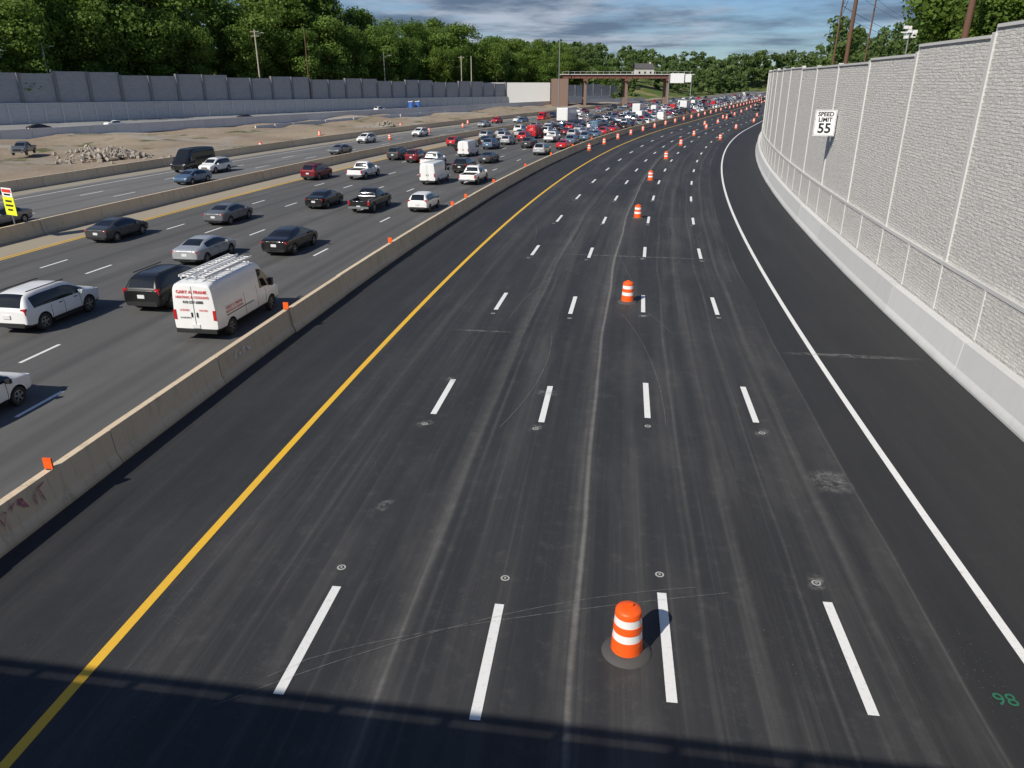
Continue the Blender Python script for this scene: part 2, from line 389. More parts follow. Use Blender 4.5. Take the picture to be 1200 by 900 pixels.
for a,b in zip(pp,pp[1:]):
    d=(b-a).normalized(); n=Vector((-d.y,d.x)); V=[]
    for q in(a+d*.03,b-d*.03):
        for p,z in JP: V.append((q.x+n.x*p,q.y+n.y*p,z*1.9))
    bd.add(V,[(i,(i+1)%8,8+(i+1)%8,8+i) for i in range(8)]+[tuple(range(8))[::-1],tuple(range(8,16))])
bd.obj('ramp_concrete_barrier',M_barw)
V=[];F=[];U=[]
for i,(a,b) in enumerate(zip(BL,WL)):
    a=Vector(a);b=Vector(b); q=a+(b-a)*.8
    V+=[(a.x,a.y,.56),(q.x,q.y,.7),(b.x,b.y,1.1)]; U+=[(0,i*60),(10,i*60),(20,i*60)]
    if i: k=3*i; F+=[(k-3,k,k+1,k-2),(k-2,k+1,k+2,k-1)]
mk('ramp_road',V,F,M_ramp,uvs=U)
bd=B(); pp=poly_pts(WL,8.2); N=len(pp)
for i,(a,b) in enumerate(zip(pp,pp[1:])):
    t=i/N; d=(b-a).normalized(); L=(b-a).length; n=Vector((d.y,-d.x)); rot=math.atan2(d.y,d.x); c=(a+b)/2
    top=13.6-5.9*t+.6*(1 if (i//2)%2 else 0); sp=6.3-3.6*t
    def pan(z0,z1,fo,mt):
        V=[];U=[]
        for q,u in((a,0),(b,L)):
            for z in(z0,z1):
                for k in(fo,fo-.3): V.append((q.x+n.x*k,q.y+n.y*k,z)); U.append((i*8.2+u,z))
        bd.add(V,[(0,4,6,2),(1,3,7,5),(2,6,7,3),(0,1,5,4),(0,2,3,1),(4,5,7,6)],mt,U)
    pan(sp,top,0,0); pan(0,sp-.02,.8,1)
    bd.box((a.x,a.y,(sp+top)/2+.05),(.75,.7,top-sp+.1),2,rot)
    bd.box((c.x+n.x*.5,c.y+n.y*.5,sp+.1),(L-.02,1.0,.2),3,rot)
    for f in(0,.5): 
        q=a+(b-a)*f+n*.85; bd.box((q.x,q.y,sp/2-.02),(.35,.3,sp-.06),3,rot)
bd.obj('sound_wall',[M_lstone,M_lstone2,simple('dark_post',(.20,.20,.205),.85),M_barw])
bd=B(); s=sY(-5.4,31.3)-8.6*3; bay=8.6
while s<330:
    ym=P(-5.4,s+4)[1]
    top=12.35 if ym<31 else 12.0 if ym<39.5 else 11.6 if ym<48 else 11.42+.12*max(0,int((ym-48)/26))
    if ym>170: top=12
    for (z0,z1,fo,mt) in((3.45,top,-5.42,0),(1.3,3.3,-5.32,0)):
        V=[];U=[];F=[]
        sv=srange(s,s+bay,2.2)
        for q in sv:
            for z in(z0,z1):
                for k in(fo,fo-.25): V.append((*P(k,q),z)); U.append((q*1.0,z+ (7 if z0<2 else 0)))
        for j in range(len(sv)-1):
            k=4*j; F+=[(k,k+4,k+6,k+2),(k+1,k+3,k+7,k+5),(k+2,k+6,k+7,k+3),(k,k+1,k+5,k+4)]
        bd.add(V,F,mt,U)
    sweep(bd,[(-5.27,3.3),(-5.27,3.45),(-5.7,3.45),(-5.7,3.3)],0,s,s+bay,1)
    sweep(bd,[(-5.34,top),(-5.34,top+.12),(-5.75,top+.12),(-5.75,top)],0,s+.2,s+bay-.2,1)
    x,y=P(-5.5,s); bd.box((x,y,(3.45+top)/2+.1),(.30,.30,top-3.45+.2),1,-HD(s))
    for f in(0,.5):
        x,y=P(-5.36,s+f*bay); bd.box((x,y,2.32),(.16,.16,1.96),1,-HD(s))
    s+=bay
bd.obj('stone_sound_wall',[M_stone,M_post])
# ---------------------------------------------------------------- drums
def drum_mesh():
    b=B()
    prof=[(.0,1.02),(.12,1.02),(.20,1.0),(.235,.97),(.24,.955),(.25,.86),(.245,.855),(.255,.70),(.262,.695),(.268,.54),(.262,.535),(.275,.38),(.28,.375),(.29,.22),(.285,.215),(.295,.09)]
    prof=[(r*1.06,z*1.06) for r,z in prof]
    mi=[0,0,0,0,0,0,1,0,0,0,1,0,0,0,0]
    b.lathe(prof,28,mi)
    b.lathe([(.30,.10),(.33,.10),(.36,.09),(.46,.055),(.50,.0)],28,[2]*4)
    b.box((0,0,1.11),(.16,.03,.06),0); 
    return b.obj('construction_drum',[M_or,M_rw,simple('tyre_ring',(.07,.068,.066),.8)],True,False,40)
DM=drum_mesh()
def place(me,name,off,s,z=0,rot=None):
    o=bpy.data.objects.new(name,me); COL.objects.link(o); x,y=P(off,s); o.location=(x,y,z)
    o.rotation_euler=(random.uniform(-.02,.02) if rot is None else 0,random.uniform(-.02,.02) if rot is None else 0,random.uniform(0,6) if rot is None else rot); return o
s=sY(7.85,11.85)
while s<520: place(DM,'construction_drum',7.85+random.uniform(-.12,.12)+max(0,(s-150)*.03),s); s+=25.3
s=sY(20,126)
while s<480: place(DM,'construction_drum',21.0,s); s+=13
for o,y in((2.2,150),(2.4,185),(1.5,215),(11.5,200),(12,236),(13,262),(4,250),(62,150),(63,170),(64,190),(66,215),(70,225),(69,205),(74,130),(80,160),(78,190)):
    place(DM,'construction_drum',o,sY(o,y))
b=B(); b.box((0,0,.17),(.05,.24,.30),0); b.box((0,0,.01),(.12,.12,.02),1)
DL=b.obj('orange_delineator',[M_or,M_rub],link=False)
for y in [17.4,32.2,47,62.2,66.5,77,92,107,122,137]:
    s=sY(22.72,y); place(DL,'barrier_delineator',22.72,s,1.07,math.pi/2-HD(s))
# ---------------------------------------------------------------- vehicles
SL=[None,M_glass,M_trim,M_rub,M_rim,M_tail,M_head,M_plate]
def paint(nm,c,metal=.3,rough=.35): return simple('paint_'+nm,c,rough,metal,coat=.5,var=.08,sc=1.2)
PT={'white':paint('white',(.76,.76,.75),0),'black':paint('black',(.012,.012,.013),0,.25),'silver':paint('silver',(.48,.50,.51),.5),
 'gray':paint('gray',(.18,.19,.20),.5),'darkgray':paint('darkgray',(.06,.065,.07),.4),'maroon':paint('maroon',(.17,.012,.02),.3),'red':paint('red',(.5,.015,.02),.1),
 'blue':paint('blue',(.10,.17,.26),.4),'navy':paint('navy',(.02,.035,.07),.3)}
SL[0]=PT['white']
def vehicle(name,st,glass,wr,wx,top=None,seams=(),boxes=(),bed=None,W=.93,tyre=.23):
    V=[];n=len(st)
    for x,w,zb,zk,zr,rw in st:
        w3=w*.965
        h=[(w*.88,zb),(w*.985,zb+.12),(w,(zb+.12+zk)/2+.06),(w3,zk),(w3+(rw-w3)*.9,zk+(zr-zk)*.86),(rw*.86,zr-.025 if zr-zk>.2 else zr-.012),(rw*.4,zr)]
        V+=[(x,-y,z) for y,z in h]+[(x,y,z) for y,z in reversed(h)]
    K=14;F=[];MI=[]
    for i in range(n-1):
        for r in range(K):
            r2=(r+1)%K; F.append((i*K+r,i*K+r2,(i+1)*K+r2,(i+1)*K+r))
            row=min(r,12-r) if r<13 else 13
            MI.append(1 if row in glass.get(i,()) else (2 if row in(13,0) else 0))
    for i,fl in((0,False),(n-1,True)):
        for r in range(6):
            f=(i*K+r,i*K+r+1,i*K+12-r,i*K+13-r); F.append(f if fl else f[::-1]); MI.append(2 if r==0 else 0)
    me=bpy.data.meshes.new('sh'); me.from_pydata(V,[],F)
    bm=bmesh.new(); bm.from_mesh(me)
    for f,mm in zip(bm.faces,MI): f.material_index=mm
    cl=bm.edges.layers.float.new('crease_edge')
    for e in bm.edges:
        a,c=[v.index for v in e.verts]; ra,rc=a%K,c%K
        if ra==rc and ra in(3,10): e[cl]=.6
        if ra==rc and ra in(5,8): e[cl]=.35
        if a//K==c//K and a//K in(0,n-1): e[cl]=.55
    bmesh.ops.recalc_face_normals(bm,faces=bm.faces); bm.to_mesh(me); bm.free()
    for m in SL: me.materials.append(m)
    o=bpy.data.objects.new('sh',me); COL.objects.link(o)
    md=o.modifiers.new('s','SUBSURF'); md.levels=2
    ev=None
    for attempt in range(3):
        c=B()
        for x in wx:
            for sg in(-1,1): c.cyl((x,sg*(W-.32),wr),(x,sg*(W+.4),wr),wr+.07+attempt*.003,n=28,m=2)
        if attempt<2:
            for x,z0,z1 in seams:
                for sg in(-1,1): c.box((x+attempt*.007,sg*(W+.08),(z0+z1)/2),(.022,.24,z1-z0),2)
        if bed: c.box(*bed,2)
        cm=mk('cut',c.V,c.F,SL,c.M); 
        bm=bmesh.new(); bm.from_mesh(cm.data); bmesh.ops.recalc_face_normals(bm,faces=bm.faces); bm.to_mesh(cm.data); bm.free()
        md=o.modifiers.new('b','BOOLEAN'); md.operation='DIFFERENCE'; md.object=cm; md.solver='EXACT'
        bpy.context.view_layer.update()
        ev=bpy.data.meshes.new_from_object(o.evaluated_get(bpy.context.evaluated_depsgraph_get()))
        o.modifiers.remove(md); bpy.data.objects.remove(cm)
        if len(ev.polygons)>1500: break
    if len(ev.polygons)<=1500:
        bpy.context.view_layer.update(); ev=bpy.data.meshes.new_from_object(o.evaluated_get(bpy.context.evaluated_depsgraph_get()))
    bpy.data.objects.remove(o)
    b=B(); nv=len(ev.vertices)
    b.V=[tuple(v.co) for v in ev.vertices]; b.F=[tuple(p.vertices) for p in ev.polygons]; b.M=[p.material_index for p in ev.polygons]; b.U=[(0,0)]*nv
    for x in wx:
        for sg in(-1,1):
            yo=sg*(W+.0); yi=sg*(W-tyre); 
            pr=[(wr*.62,yi),(wr*.93,yi),(wr,yi+sg*.03),(wr,yo-sg*.03),(wr*.94,yo),(wr*.68,yo-sg*.005),(wr*.62,yo-sg*.03)]
            n_=24; base=len(b.V)
            for r,y in pr:
                for k in range(n_):
                    t=2*math.pi*k/n_; b.V.append((x+r*math.cos(t),y,wr+r*math.sin(t))); b.U.append((0,0))
            for j in range(len(pr)-1):
                for k in range(n_): b.F.append((base+j*n_+k,base+j*n_+(k+1)%n_,base+(j+1)*n_+(k+1)%n_,base+(j+1)*n_+k)); b.M.append(3)
            b.cyl((x,yo-sg*.09,wr),(x,yo-sg*.07,wr),wr*.62,n=20,m=2)
            b.cyl((x,yo-sg*.07,wr),(x,yo-sg*.015,wr),wr*.14,n=10,m=4)
            for k in range(5):
                t=2*math.pi*k/5+.3; T=Matrix.Rotation(-t,3,'Y')
                v=T@Vector((wr*.36,0,0)); b.box((x+v.x,yo-sg*.035,wr+v.z),(wr*.55,.04,wr*.2),4,T=T)
            base=len(b.V)
            for r,y in((wr*.63,yo-sg*.03),(wr*.55,yo-sg*.025)):
                for k in range(n_):
                    t=2*math.pi*k/n_; b.V.append((x+r*math.cos(t),y,wr+r*math.sin(t))); b.U.append((0,0))
            for k in range(n_): b.F.append((base+k,base+(k+1)%n_,base+n_+(k+1)%n_,base+n_+k)); b.M.append(4)
    for mt,cx,cy,cz,dx,dy,dz,*sym in boxes:
        for sg in ((-1,1) if cy else (1,)): b.box((cx,sg*cy,cz),(dx,dy,dz),mt)
    me=b.obj(name,SL,True,False,38)
    bm=bmesh.new(); bm.from_mesh(me); bmesh.ops.recalc_face_normals(bm,faces=bm.faces); bm.to_mesh(me); bm.free()
    me.set_sharp_from_angle(angle=math.radians(38))
    return me
sed=[(-2.40,.80,.34,.86,.93,.62),(-2.30,.88,.24,.96,1.04,.72),(-1.95,.92,.2,.99,1.09,.76),(-1.62,.93,.2,.99,1.12,.74),(-1.28,.93,.2,.98,1.29,.66),(-.92,.93,.2,.97,1.41,.62),
 (-.12,.93,.2,.96,1.47,.62),(-.03,.93,.2,.96,1.47,.62),(.66,.93,.2,.95,1.41,.61),(1.42,.93,.2,.93,1.03,.74),(1.9,.91,.2,.85,.95,.74),(2.26,.86,.24,.76,.84,.68),(2.40,.74,.32,.64,.70,.58)]
g={3:{5,6},4:{3,5,6},5:{3},6:{3},7:{3},8:{3,5,6}}
CAR={}
CAR['sedan']=vehicle('sedan_mesh',sed,g,.33,(-1.42,1.45),seams=((-.98,.35,.97),(-.05,.35,.94),(.98,.35,.93)),
 boxes=[(5,-2.33,.68,.86,.12,.3,.13),(6,2.24,.66,.70,.2,.28,.11),(7,-2.405,0,.70,.03,.34,.16),(2,-2.36,0,.38,.08,1.3,.12),(2,2.36,0,.44,.08,1.0,.18),(2,2.36,0,.62,.06,.6,.1),(0,.92,1.0,1.0,.12,.2,.13),(2,-.35,.945,.86,.18,.02,.03),(2,.6,.945,.86,.18,.02,.03)])
suv=[(-2.36,.84,.38,1.0,1.06,.74),(-2.30,.93,.3,1.06,1.13,.78),(-2.08,.945,.26,1.07,1.50,.70),(-1.92,.945,.25,1.07,1.68,.66),(-1.30,.945,.25,1.07,1.73,.67),(-1.2,.945,.25,1.07,1.73,.67),
 (-.15,.945,.25,1.05,1.74,.67),(-.05,.945,.25,1.05,1.74,.67),(.62,.945,.25,1.04,1.68,.65),(1.32,.945,.25,1.03,1.14,.76),(1.85,.93,.25,.98,1.08,.76),(2.22,.88,.28,.90,.99,.70),(2.36,.76,.36,.76,.82,.6)]
gs={1:{5,6},2:{5,6},3:{3},4:{3},5:{3},6:{3},7:{3},8:{3,5,6}}
CAR['suv']=vehicle('suv_mesh',suv,gs,.37,(-1.4,1.42),W=.945,seams=((-.9,.43,1.03),(-.11,.41,1.02),(.92,.44,1.0)),
 boxes=[(5,-2.27,.78,1.02,.14,.2,.26),(6,2.2,.68,.84,.2,.26,.13),(7,-2.385,0,.80,.03,.34,.16),(2,-2.34,0,.45,.1,1.5,.18),(2,2.33,0,.5,.08,1.2,.2),(2,2.34,0,.72,.06,.8,.16),(0,.9,1.03,1.1,.14,.2,.16),
 (2,-.65,.62,1.75,2.2,.035,.035),(2,-.35,.955,.95,.18,.02,.03),(2,.6,.955,.95,.18,.02,.03),(2,0,.93,.32,1.8,.04,.12)])
van=[(-2.98,.95,.42,1.3,2.40,.84),(-2.94,.99,.36,1.3,2.48,.88),(-2.2,1.0,.33,1.3,2.52,.89),(-1.0,1.0,.33,1.3,2.53,.89),(.7,1.0,.33,1.3,2.53,.89),(.86,1.0,.33,1.3,2.53,.89),(1.35,1.0,.33,1.28,2.45,.86),(1.62,1.0,.33,1.26,2.22,.80),(2.25,1.0,.33,1.22,1.42,.84),(2.62,.97,.33,1.08,1.22,.82),(2.88,.93,.35,.92,1.0,.76),(2.98,.84,.4,.8,.86,.68)]
g={5:{3},6:{3},7:{3,5,6}}
vb=[(5,-2.965,.88,1.15,.08,.12,.42),(6,2.78,.76,.9,.2,.26,.2),(7,-3.0,.0,.66,.03,.34,.16),(2,-2.98,0,.45,.12,1.8,.16),(2,2.93,0,.55,.1,1.5,.25),(2,1.75,1.13,1.45,.16,.2,.34),(2,-2.965,0,1.5,.05,.02,1.7),(2,-1.0,1.0,.95,2.4,.02,.03),(2,-2.985,.12,1.15,.05,.06,.2)]
CAR['van']=vehicle('cargo_van_mesh',van,g,.36,(-1.85,1.95),W=.99,seams=((-.55,.52,2.07),(.615,.52,2.07),(1.44,.52,1.23)),boxes=vb)
g={1:{3},2:{3},3:{3},4:{3},5:{3},6:{3},7:{3,5,6}}
CAR['pvan']=vehicle('passenger_van_mesh',van,g,.36,(-1.85,1.95),W=.99,seams=((.615,.52,1.23),(1.44,.52,1.23)),boxes=vb[:6]+[(1,-2.96,.42,1.75,.06,.6,.6)])
pk=[(-2.9,.90,.45,1.0,1.06,.84),(-2.82,.98,.42,1.08,1.14,.9),(-1.6,.99,.4,1.1,1.15,.9),(-1.0,.99,.4,1.1,1.16,.9),(-.92,.99,.38,1.1,1.2,.86),(-.82,.99,.38,1.1,1.78,.70),(-.1,.99,.38,1.1,1.86,.70),(.0,.99,.38,1.1,1.86,.70),(.72,.99,.38,1.09,1.78,.68),(1.42,.99,.38,1.09,1.2,.8),(2.0,.97,.38,1.06,1.16,.82),(2.7,.95,.4,1.0,1.09,.78),(2.86,.86,.45,.9,.95,.7)]
g={4:{5,6},5:{3},6:{3},7:{3},8:{3,5,6}}
CAR['pickup']=vehicle('pickup_mesh',pk,g,.40,(-1.75,1.85),W=.985,seams=((-.98,.5,1.2),(-.05,.5,1.06),(1.0,.5,1.05)),bed=((-1.9,0,1.15),(1.72,1.5,.9)),
 boxes=[(5,-2.84,.88,.92,.12,.14,.34),(6,2.68,.74,.9,.2,.3,.18),(7,-2.95,0,.62,.03,.34,.16),(4,-2.95,0,.55,.14,1.8,.16),(2,2.82,0,.78,.1,1.1,.34),(4,2.88,0,.52,.1,1.7,.14),(0,.98,1.1,1.2,.14,.24,.2)])
hb=[(x*.88,w*.95,zb*.92,zk*.93,zr*.9,r*.95) for x,w,zb,zk,zr,r in suv]
CAR['hatch']=vehicle('hatchback_mesh',hb,gs,.32,(-1.25,1.25),W=.895,seams=((-.1,.4,.94),(.82,.4,.92)),
 boxes=[(5,-2.0,.74,.98,.12,.18,.24),(6,1.94,.64,.76,.2,.26,.13),(7,-2.10,0,.72,.03,.34,.16),(2,-2.06,0,.42,.1,1.3,.16),(2,2.05,0,.46,.08,1.1,.2),(2,.86,.98,1.0,.12,.18,.14)])
b=B()
b.box((-1.6,0,2.35),(6.6,2.45,2.6),0); b.box((-1.6,0,.95),(6.6,.9,.2),2); b.box((-4.93,0,2.3),(.03,2.2,2.3),7); b.box((-4.95,0,.6),(.12,2.3,.15),2)
b.box((2.75,0,1.1),(1.9,2.2,1.0),0); b.box((2.55,0,1.95),(1.5,2.0,.8),1); b.box((2.45,0,2.42),(1.5,2.1,.16),0); b.box((3.72,0,.75),(.12,2.2,.3),2)
for x in(-3.2,2.6):
    for sg in(-1,1): b.cyl((x,sg*.8,.48),(x,sg*1.15,.48),.48,n=20,m=3); b.cyl((x,sg*1.15,.48),(x,sg*1.17,.48),.26,n=14,m=4)
for sg in(-1,1): b.box((-4.96,sg*1.05,.8),(.06,.2,.14),5); b.box((2.2,sg*1.27,1.9),(.12,.18,.5),2)
CAR['truck']=b.obj('box_truck_mesh',SL,False,False)
NM={'sedan':'sedan_car','suv':'suv_car','van':'cargo_van','pvan':'passenger_van','pickup':'pickup_truck','hatch':'hatchback_car','truck':'box_truck'}
occ=[]
def car(kind,col,off,Y=None,s=None,rev=False,z=0.0,yaw=0,sc=1):
    if s is None: s=sY(off,Y)
    o=bpy.data.objects.new(NM[kind],CAR[kind]); COL.objects.link(o); x,y=P(off,s); o.location=(x,y,z); o.scale=(sc,sc,sc)
    o.rotation_euler=(0,0,math.pi/2-HD(s)+(math.pi if rev else 0)+yaw)
    sl=o.material_slots[0]; sl.link='OBJECT'; sl.material=PT[col]
    occ.append((off,s)); return o
L=[26.1,29.9,33.65,37.35,41.05,44.9]
car('hatch','white',29.5,22.9,sc=1.04)
car('suv','white',34.7,34.2,sc=1.06)
car('suv','black',30.9,37.6,sc=1.06)
VAN=car('van','white',26.05,34.0,sc=1.03)
car('sedan','silver',34.4,47.4)
car('sedan','black',30.3,50.2,sc=1.05)
car('sedan','darkgray',44.3,54.2)
car('sedan','gray',40.0,61.0)
car('sedan','black',35.8,69.0)
car('pickup','black',31.1,67.3)
car('hatch','white',26.4,67.0)
car('pickup','white',27.0,86)
car('van','white',31.2,86,sc=.92)
car('pickup','white',40.7,90.5)
car('suv','maroon',45.6,89.5)
car('suv','darkgray',45,112.5); car('suv','maroon',41.2,109); car('pickup','white',36.9,103); car('van','white',37.0,118,sc=.9); car('sedan','darkgray',31.2,108)
car('suv','black',31.0,96.5)
car('suv','silver',26.8,120); car('hatch','red',45.5,137); car('suv','red',36.9,148); car('suv','darkgray',32,133); car('pickup','white',31.5,146); car('suv','black',41,128)
car('sedan','gray',56.5,59,rev=True); car('sedan','blue',57.2,85.5,rev=True); car('suv','white',60.8,96,rev=True); car('pvan','black',64.3,97.5,rev=True,sc=1.1)
car('sedan','gray',57,121,rev=True); car('suv','white',66-3,143,rev=True); car('suv','white',60.6,160,rev=True)
car('truck','white',44.8,205,sc=1.15); car('truck','white',41,262); car('truck','white',33.7,300)
car('pickup','gray',101,117,rev=True,z=.3,yaw=.5)
def carxy(kind,col,x,y,ang,z=.65):
    o=car(kind,col,0,50); o.location=(x,y,z); o.rotation_euler=(0,0,ang); occ.pop()
ra=math.atan2(67,33)
carxy('sedan','black',-99,166,ra); carxy('sedan','white',-91,182,ra); carxy('suv','white',-45,272,ra+.02); carxy('sedan','darkgray',-72,215,ra)
kinds=['sedan']*5+['suv']*6+['pickup']*2+['hatch']*2+['van']
cols_=['white']*6+['black']*3+['silver']*4+['gray']*3+['darkgray']*1+['red','red','maroon','blue','navy']
for l in L:
    s=118+random.uniform(0,8)
    while s<620:
        oo=l+random.uniform(-.3,.3)
        if all(abs(a-l)>2.6 or abs(q-s)>6.6 for a,q in occ): car(random.choice(kinds),random.choice(cols_),oo,s=s)
        s+=random.uniform(6.8,10.5)
for l in (56.6,60.6,64.4):
    s=172+random.uniform(0,25)
    while s<520: car(random.choice(kinds),random.choice(cols_),l,s=s,rev=True); s+=random.uniform(16,38)
for o,y in((12.5,250),(16,275),(9,300),(5,330),(12.5,345)): car('suv','darkgray',o,y)
b=B()
for x in(-2.3,-.9,.6): b.box((x,0,2.62),(.05,1.6,.05),0); [b.box((x,sg*.78,2.56),(.05,.04,.12),0) for sg in(-1,1)]
for y0,y1,x0,x1 in((-.62,-.22,-2.9,1.2),(.2,.62,-2.7,1.5)):
    for y in(y0,y1): b.box(((x0+x1)/2,y,2.72),(x1-x0,.04,.09),0)
    x=x0+.15
    while x<x1: b.box((x,(y0+y1)/2,2.72),(.035,y1-y0-.04,.035),0); x+=.3
b.box((-.4,0.0,2.70),(2.6,.1,.1),0)
o=b.obj('ladder_rack',[simple('ladder_white',(.7,.7,.69),.4)]); o.parent=VAN
def vt(body,size,z,mat,y=0,sx=1,bold=.0):
    text(body,size,mat,Matrix.Translation((-3.0,y,z))@Matrix.Rotation(math.radians(-90),4,'Z')@Matrix.Rotation(math.radians(90),4,'X'),VAN,sx=sx,bold=bold)
vt('GARY A. FRANK',.19,2.12,M_red,sx=1.0,bold=.003); vt('HEATING & COOLING',.15,1.9,M_red,sx=.98,bold=.002); vt('410-557-6888',.17,1.69,M_blk,sx=.95,bold=.002)
vt('LICENSED',.12,1.35,M_red,y=.42,sx=.8); vt('INSURED',.12,1.35,M_red,y=-.42,sx=.8); vt('24 HOUR SERVICE',.1,1.02,M_blk,y=.42,sx=.6)
def vs(body,size,x,z,mat): text(body,size,mat,Matrix.Translation((x,-1.004,z))@Matrix.Rotation(math.radians(90),4,'X'),VAN,bold=.0)
vs('GARY A. FRANK',.2,-1.5,1.25,M_red); vs('HEATING & COOLING',.15,-1.5,1.08,M_red)
# ---------------------------------------------------------------- signs
s=sY(-4.6,54.6); x,y=P(-4.62,s); par=bpy.data.objects.new('speed_limit_sign',None); COL.objects.link(par); par.location=(x,y,7.8); par.rotation_euler=(0,0,-HD(s)+math.radians(-3))
b=B(); b.box((0,0,0),(1.4,.02,1.7),0)
for z in(-.82,.82): b.box((0,-.012,z*.965),(1.34,.008,.02),1)
for q in(-.68,.68): b.box((q*.965,-.012,0),(.02,.008,1.58),1)
o=b.obj('sign_panel',[M_sgnw,M_blk]); o.parent=par
b=B()
for z in(-.5,.5): b.box((.2,.05,z),(1.4,.06,.06),0)
b.box((.5,.09,-.1),(.06,.05,2.2),0)
o=b.obj('bracket',[M_steel]); o.parent=par
for body,size,z,bo in(('SPEED',.38,.56,.010),('LIMIT',.38,.2,.010),('55',.88,-.37,.02)):
    o=text(body,size,M_blk,Matrix.Translation((0,-.02,z))@Matrix.Rotation(math.radians(90),4,'X'),None,bold=bo); 
    o.parent=par
s=sY(50.9,53.4); x,y=P(50.9,s)
b=B(); b.box((0,.03,1.4),(.07,.06,2.6),2); b.box((0,0,2.15),(1.35,.03,1.25),0); b.box((0,-.001,3.1),(1.25,.03,.6),4)
for k,(w_,z) in enumerate(((.8,2.5),(.95,2.2),(.6,1.9))): b.box((0,-.02,z),(w_,.01,.13),3)
b.box((0,-.02,3.2),(1.1,.01,.22),1); b.box((0,-.02,2.95),(.8,.01,.12),3)
o=b.obj('work_zone_sign',[M_sgny,simple('sign_red',(.6,.04,.02),.5),M_steel,M_blk,M_sgnw]); o.location=(x,y,.2); o.rotation_euler=(0,0,-HD(s)-.35)
def scrib(name,o,s,z,w,h,mat,n=4):
    b=B(); 
    for k in range(n):
        pts=[(s+(k+random.random()*.9)*w/n,z+random.random()*h) for _ in range(5)]
        for (s0,z0),(s1,z1) in zip(pts,pts[1:]):
            V=[]
            for q,zz,dz in((s0,z0,0),(s1,z1,0),(s1,z1,.05),(s0,z0,.05)):
                zc=zz+dz; off=o-(.18-(zc-.34)*.0959)-.045
                V.append((*P(off,q+(dz*.4)),zc))
            b.add(V,[(0,1,2,3)])
    return b.obj(name,[mat])
scrib('graffiti',22.72,sY(22.7,15.3),.45,1.7,.5,M_pink,5); scrib('graffiti',22.72,sY(22.7,27),.5,1.3,.4,M_rw,4)
text('98',.42,M_green,Matrix.Translation((9.02,10.55,.012))@Matrix.Rotation(-.1,4,'Z'),None,name='road_paint_mark')
# ---------------------------------------------------------------- poles
def pole(name,x,y,z0,z1,r=.16,arm=None,lamp=False,mat=M_wood,lean=0):
    b=B(); b.cyl((0,0,0),(lean,0,z1-z0),r,r*.65,10,0)
    H=z1-z0
    if arm:
        for k in range(arm): b.box((lean,0,H-.6-k*1.2),(2.6,.12,.14),0); [b.cyl((lean+q,0,H-.5-k*1.2),(lean+q,0,H-.25-k*1.2),.05,n=6,m=1) for q in(-1.1,-.4,.4,1.1)]
    if lamp: b.cyl((lean,0,H-1.5),(lean+2.2,-.4,H-.9),.06,n=6,m=1); b.box((lean+2.5,-.45,H-.9),(.9,.35,.18),1)
    o=b.obj(name,[mat,M_steel],True,ang=40); o.location=(x,y,z0); return o
gw=simple('grey_wood',(.42,.37,.30),.9)
pole('utility_pole',-79,254,5,25,.28,2,True,gw); pole('street_lamp',-112,196,5,19,.15,None,True,M_steel)
pole('utility_pole',-66,263,5,26,.22,None,False); pole('street_lamp',-47,300,4,20,.15,None,True,M_steel)
pole('utility_pole',-21,338,4,20,.25,1,False,gw); pole('utility_pole',-17,340,4,20,.25,None,False,gw)
pole('street_lamp',20,345,0,27,.25,None,True,M_steel)
tops=[]
for off,Y,t,r,ar in((-9,73,26,.2,1),(-9,44,23,.2,1),(-14,120,24,.16,1),(-12,80,19.5,.09,None)):
    x,y=P(off,sY(off,Y)); pole('utility_pole',x,y,8.8,t,r,ar,lean=.3)
    if ar: tops.append(Vector((x+.3,y,t-.6)))
b=B()
tops=[tops[1],tops[0],tops[2]]
x,y=P(-40,300); tops.append(Vector((x,y,27)))
for a,c in zip(tops,tops[1:]):
    for dx,dz in((-1.1,.3),(1.1,.3),(0,-3.0),(0,-4.2)):
        pts=[a+(c-a)*t+Vector((dx,0,dz-4*(1.0+.004*(c-a).length)*t*(1-t)*.6)) for t in [i/10 for i in range(11)]]
        for p_,q_ in zip(pts,pts[1:]): b.cyl(p_,q_,.022 if dz>0 else .035,n=4,caps=False)
b.obj('power_line_wires',[M_blk])
x,y=P(-12,68); o=pole('light_mast',x,y,8.8,14.2,.08,None,False,M_steel)
b=B(); [b.box((random.uniform(-.6,.6),0,random.uniform(-.5,.4)),(.28,.25,.22),0) for _ in range(7)]; b.box((0,0,-.1),(1.3,.08,.08),0)
q=b.obj('floodlights',[M_sgnw]); q.parent=o; q.location=(0,0,5.3)
# ---------------------------------------------------------------- far bridge, gantry, house
b=B()
bx0,bx1,by=22,78,352
b.box(((bx0+bx1)/2,by,12.1),(bx1-bx0,.5,1.5),0); b.box(((bx0+bx1)/2,by+9,12.1),(bx1-bx0,.5,1.5),0)
b.box(((bx0+bx1)/2,by+4.5,13.0),(bx1-bx0+2,11,.26),1)
x=bx0
while x<bx1+1: b.box((x,by-.35,12.05),(.14,.3,1.35),0); b.box((x,by-.8,13.65),(.1,.1,1.0),3); x+=2.5
b.box(((bx0+bx1)/2,by-.8,14.1),(bx1-bx0,.08,.08),3)
for x in(32,50,68):
    b.box((x,by+4.5,10.8),(2.0,11,1.0),0)
    for q in(1,8): b.box((x,by+q,5),(1.1,1.1,10.6),2)
b.box((21,by+4.5,5.5),(7,12,11.6),2); b.box((0,by+8,5.2),(34,.5,9),3); b.box((-24,by+10,4.3),(28,.5,7.6),3)
b.obj('steel_girder_bridge',[M_rust,M_barw,simple('pier_concrete',(.22,.15,.12),.9),M_post])
b=B(); 
for x in(0,9): b.cyl((x,0,0),(x,0,12.5),.2,n=8,m=0)
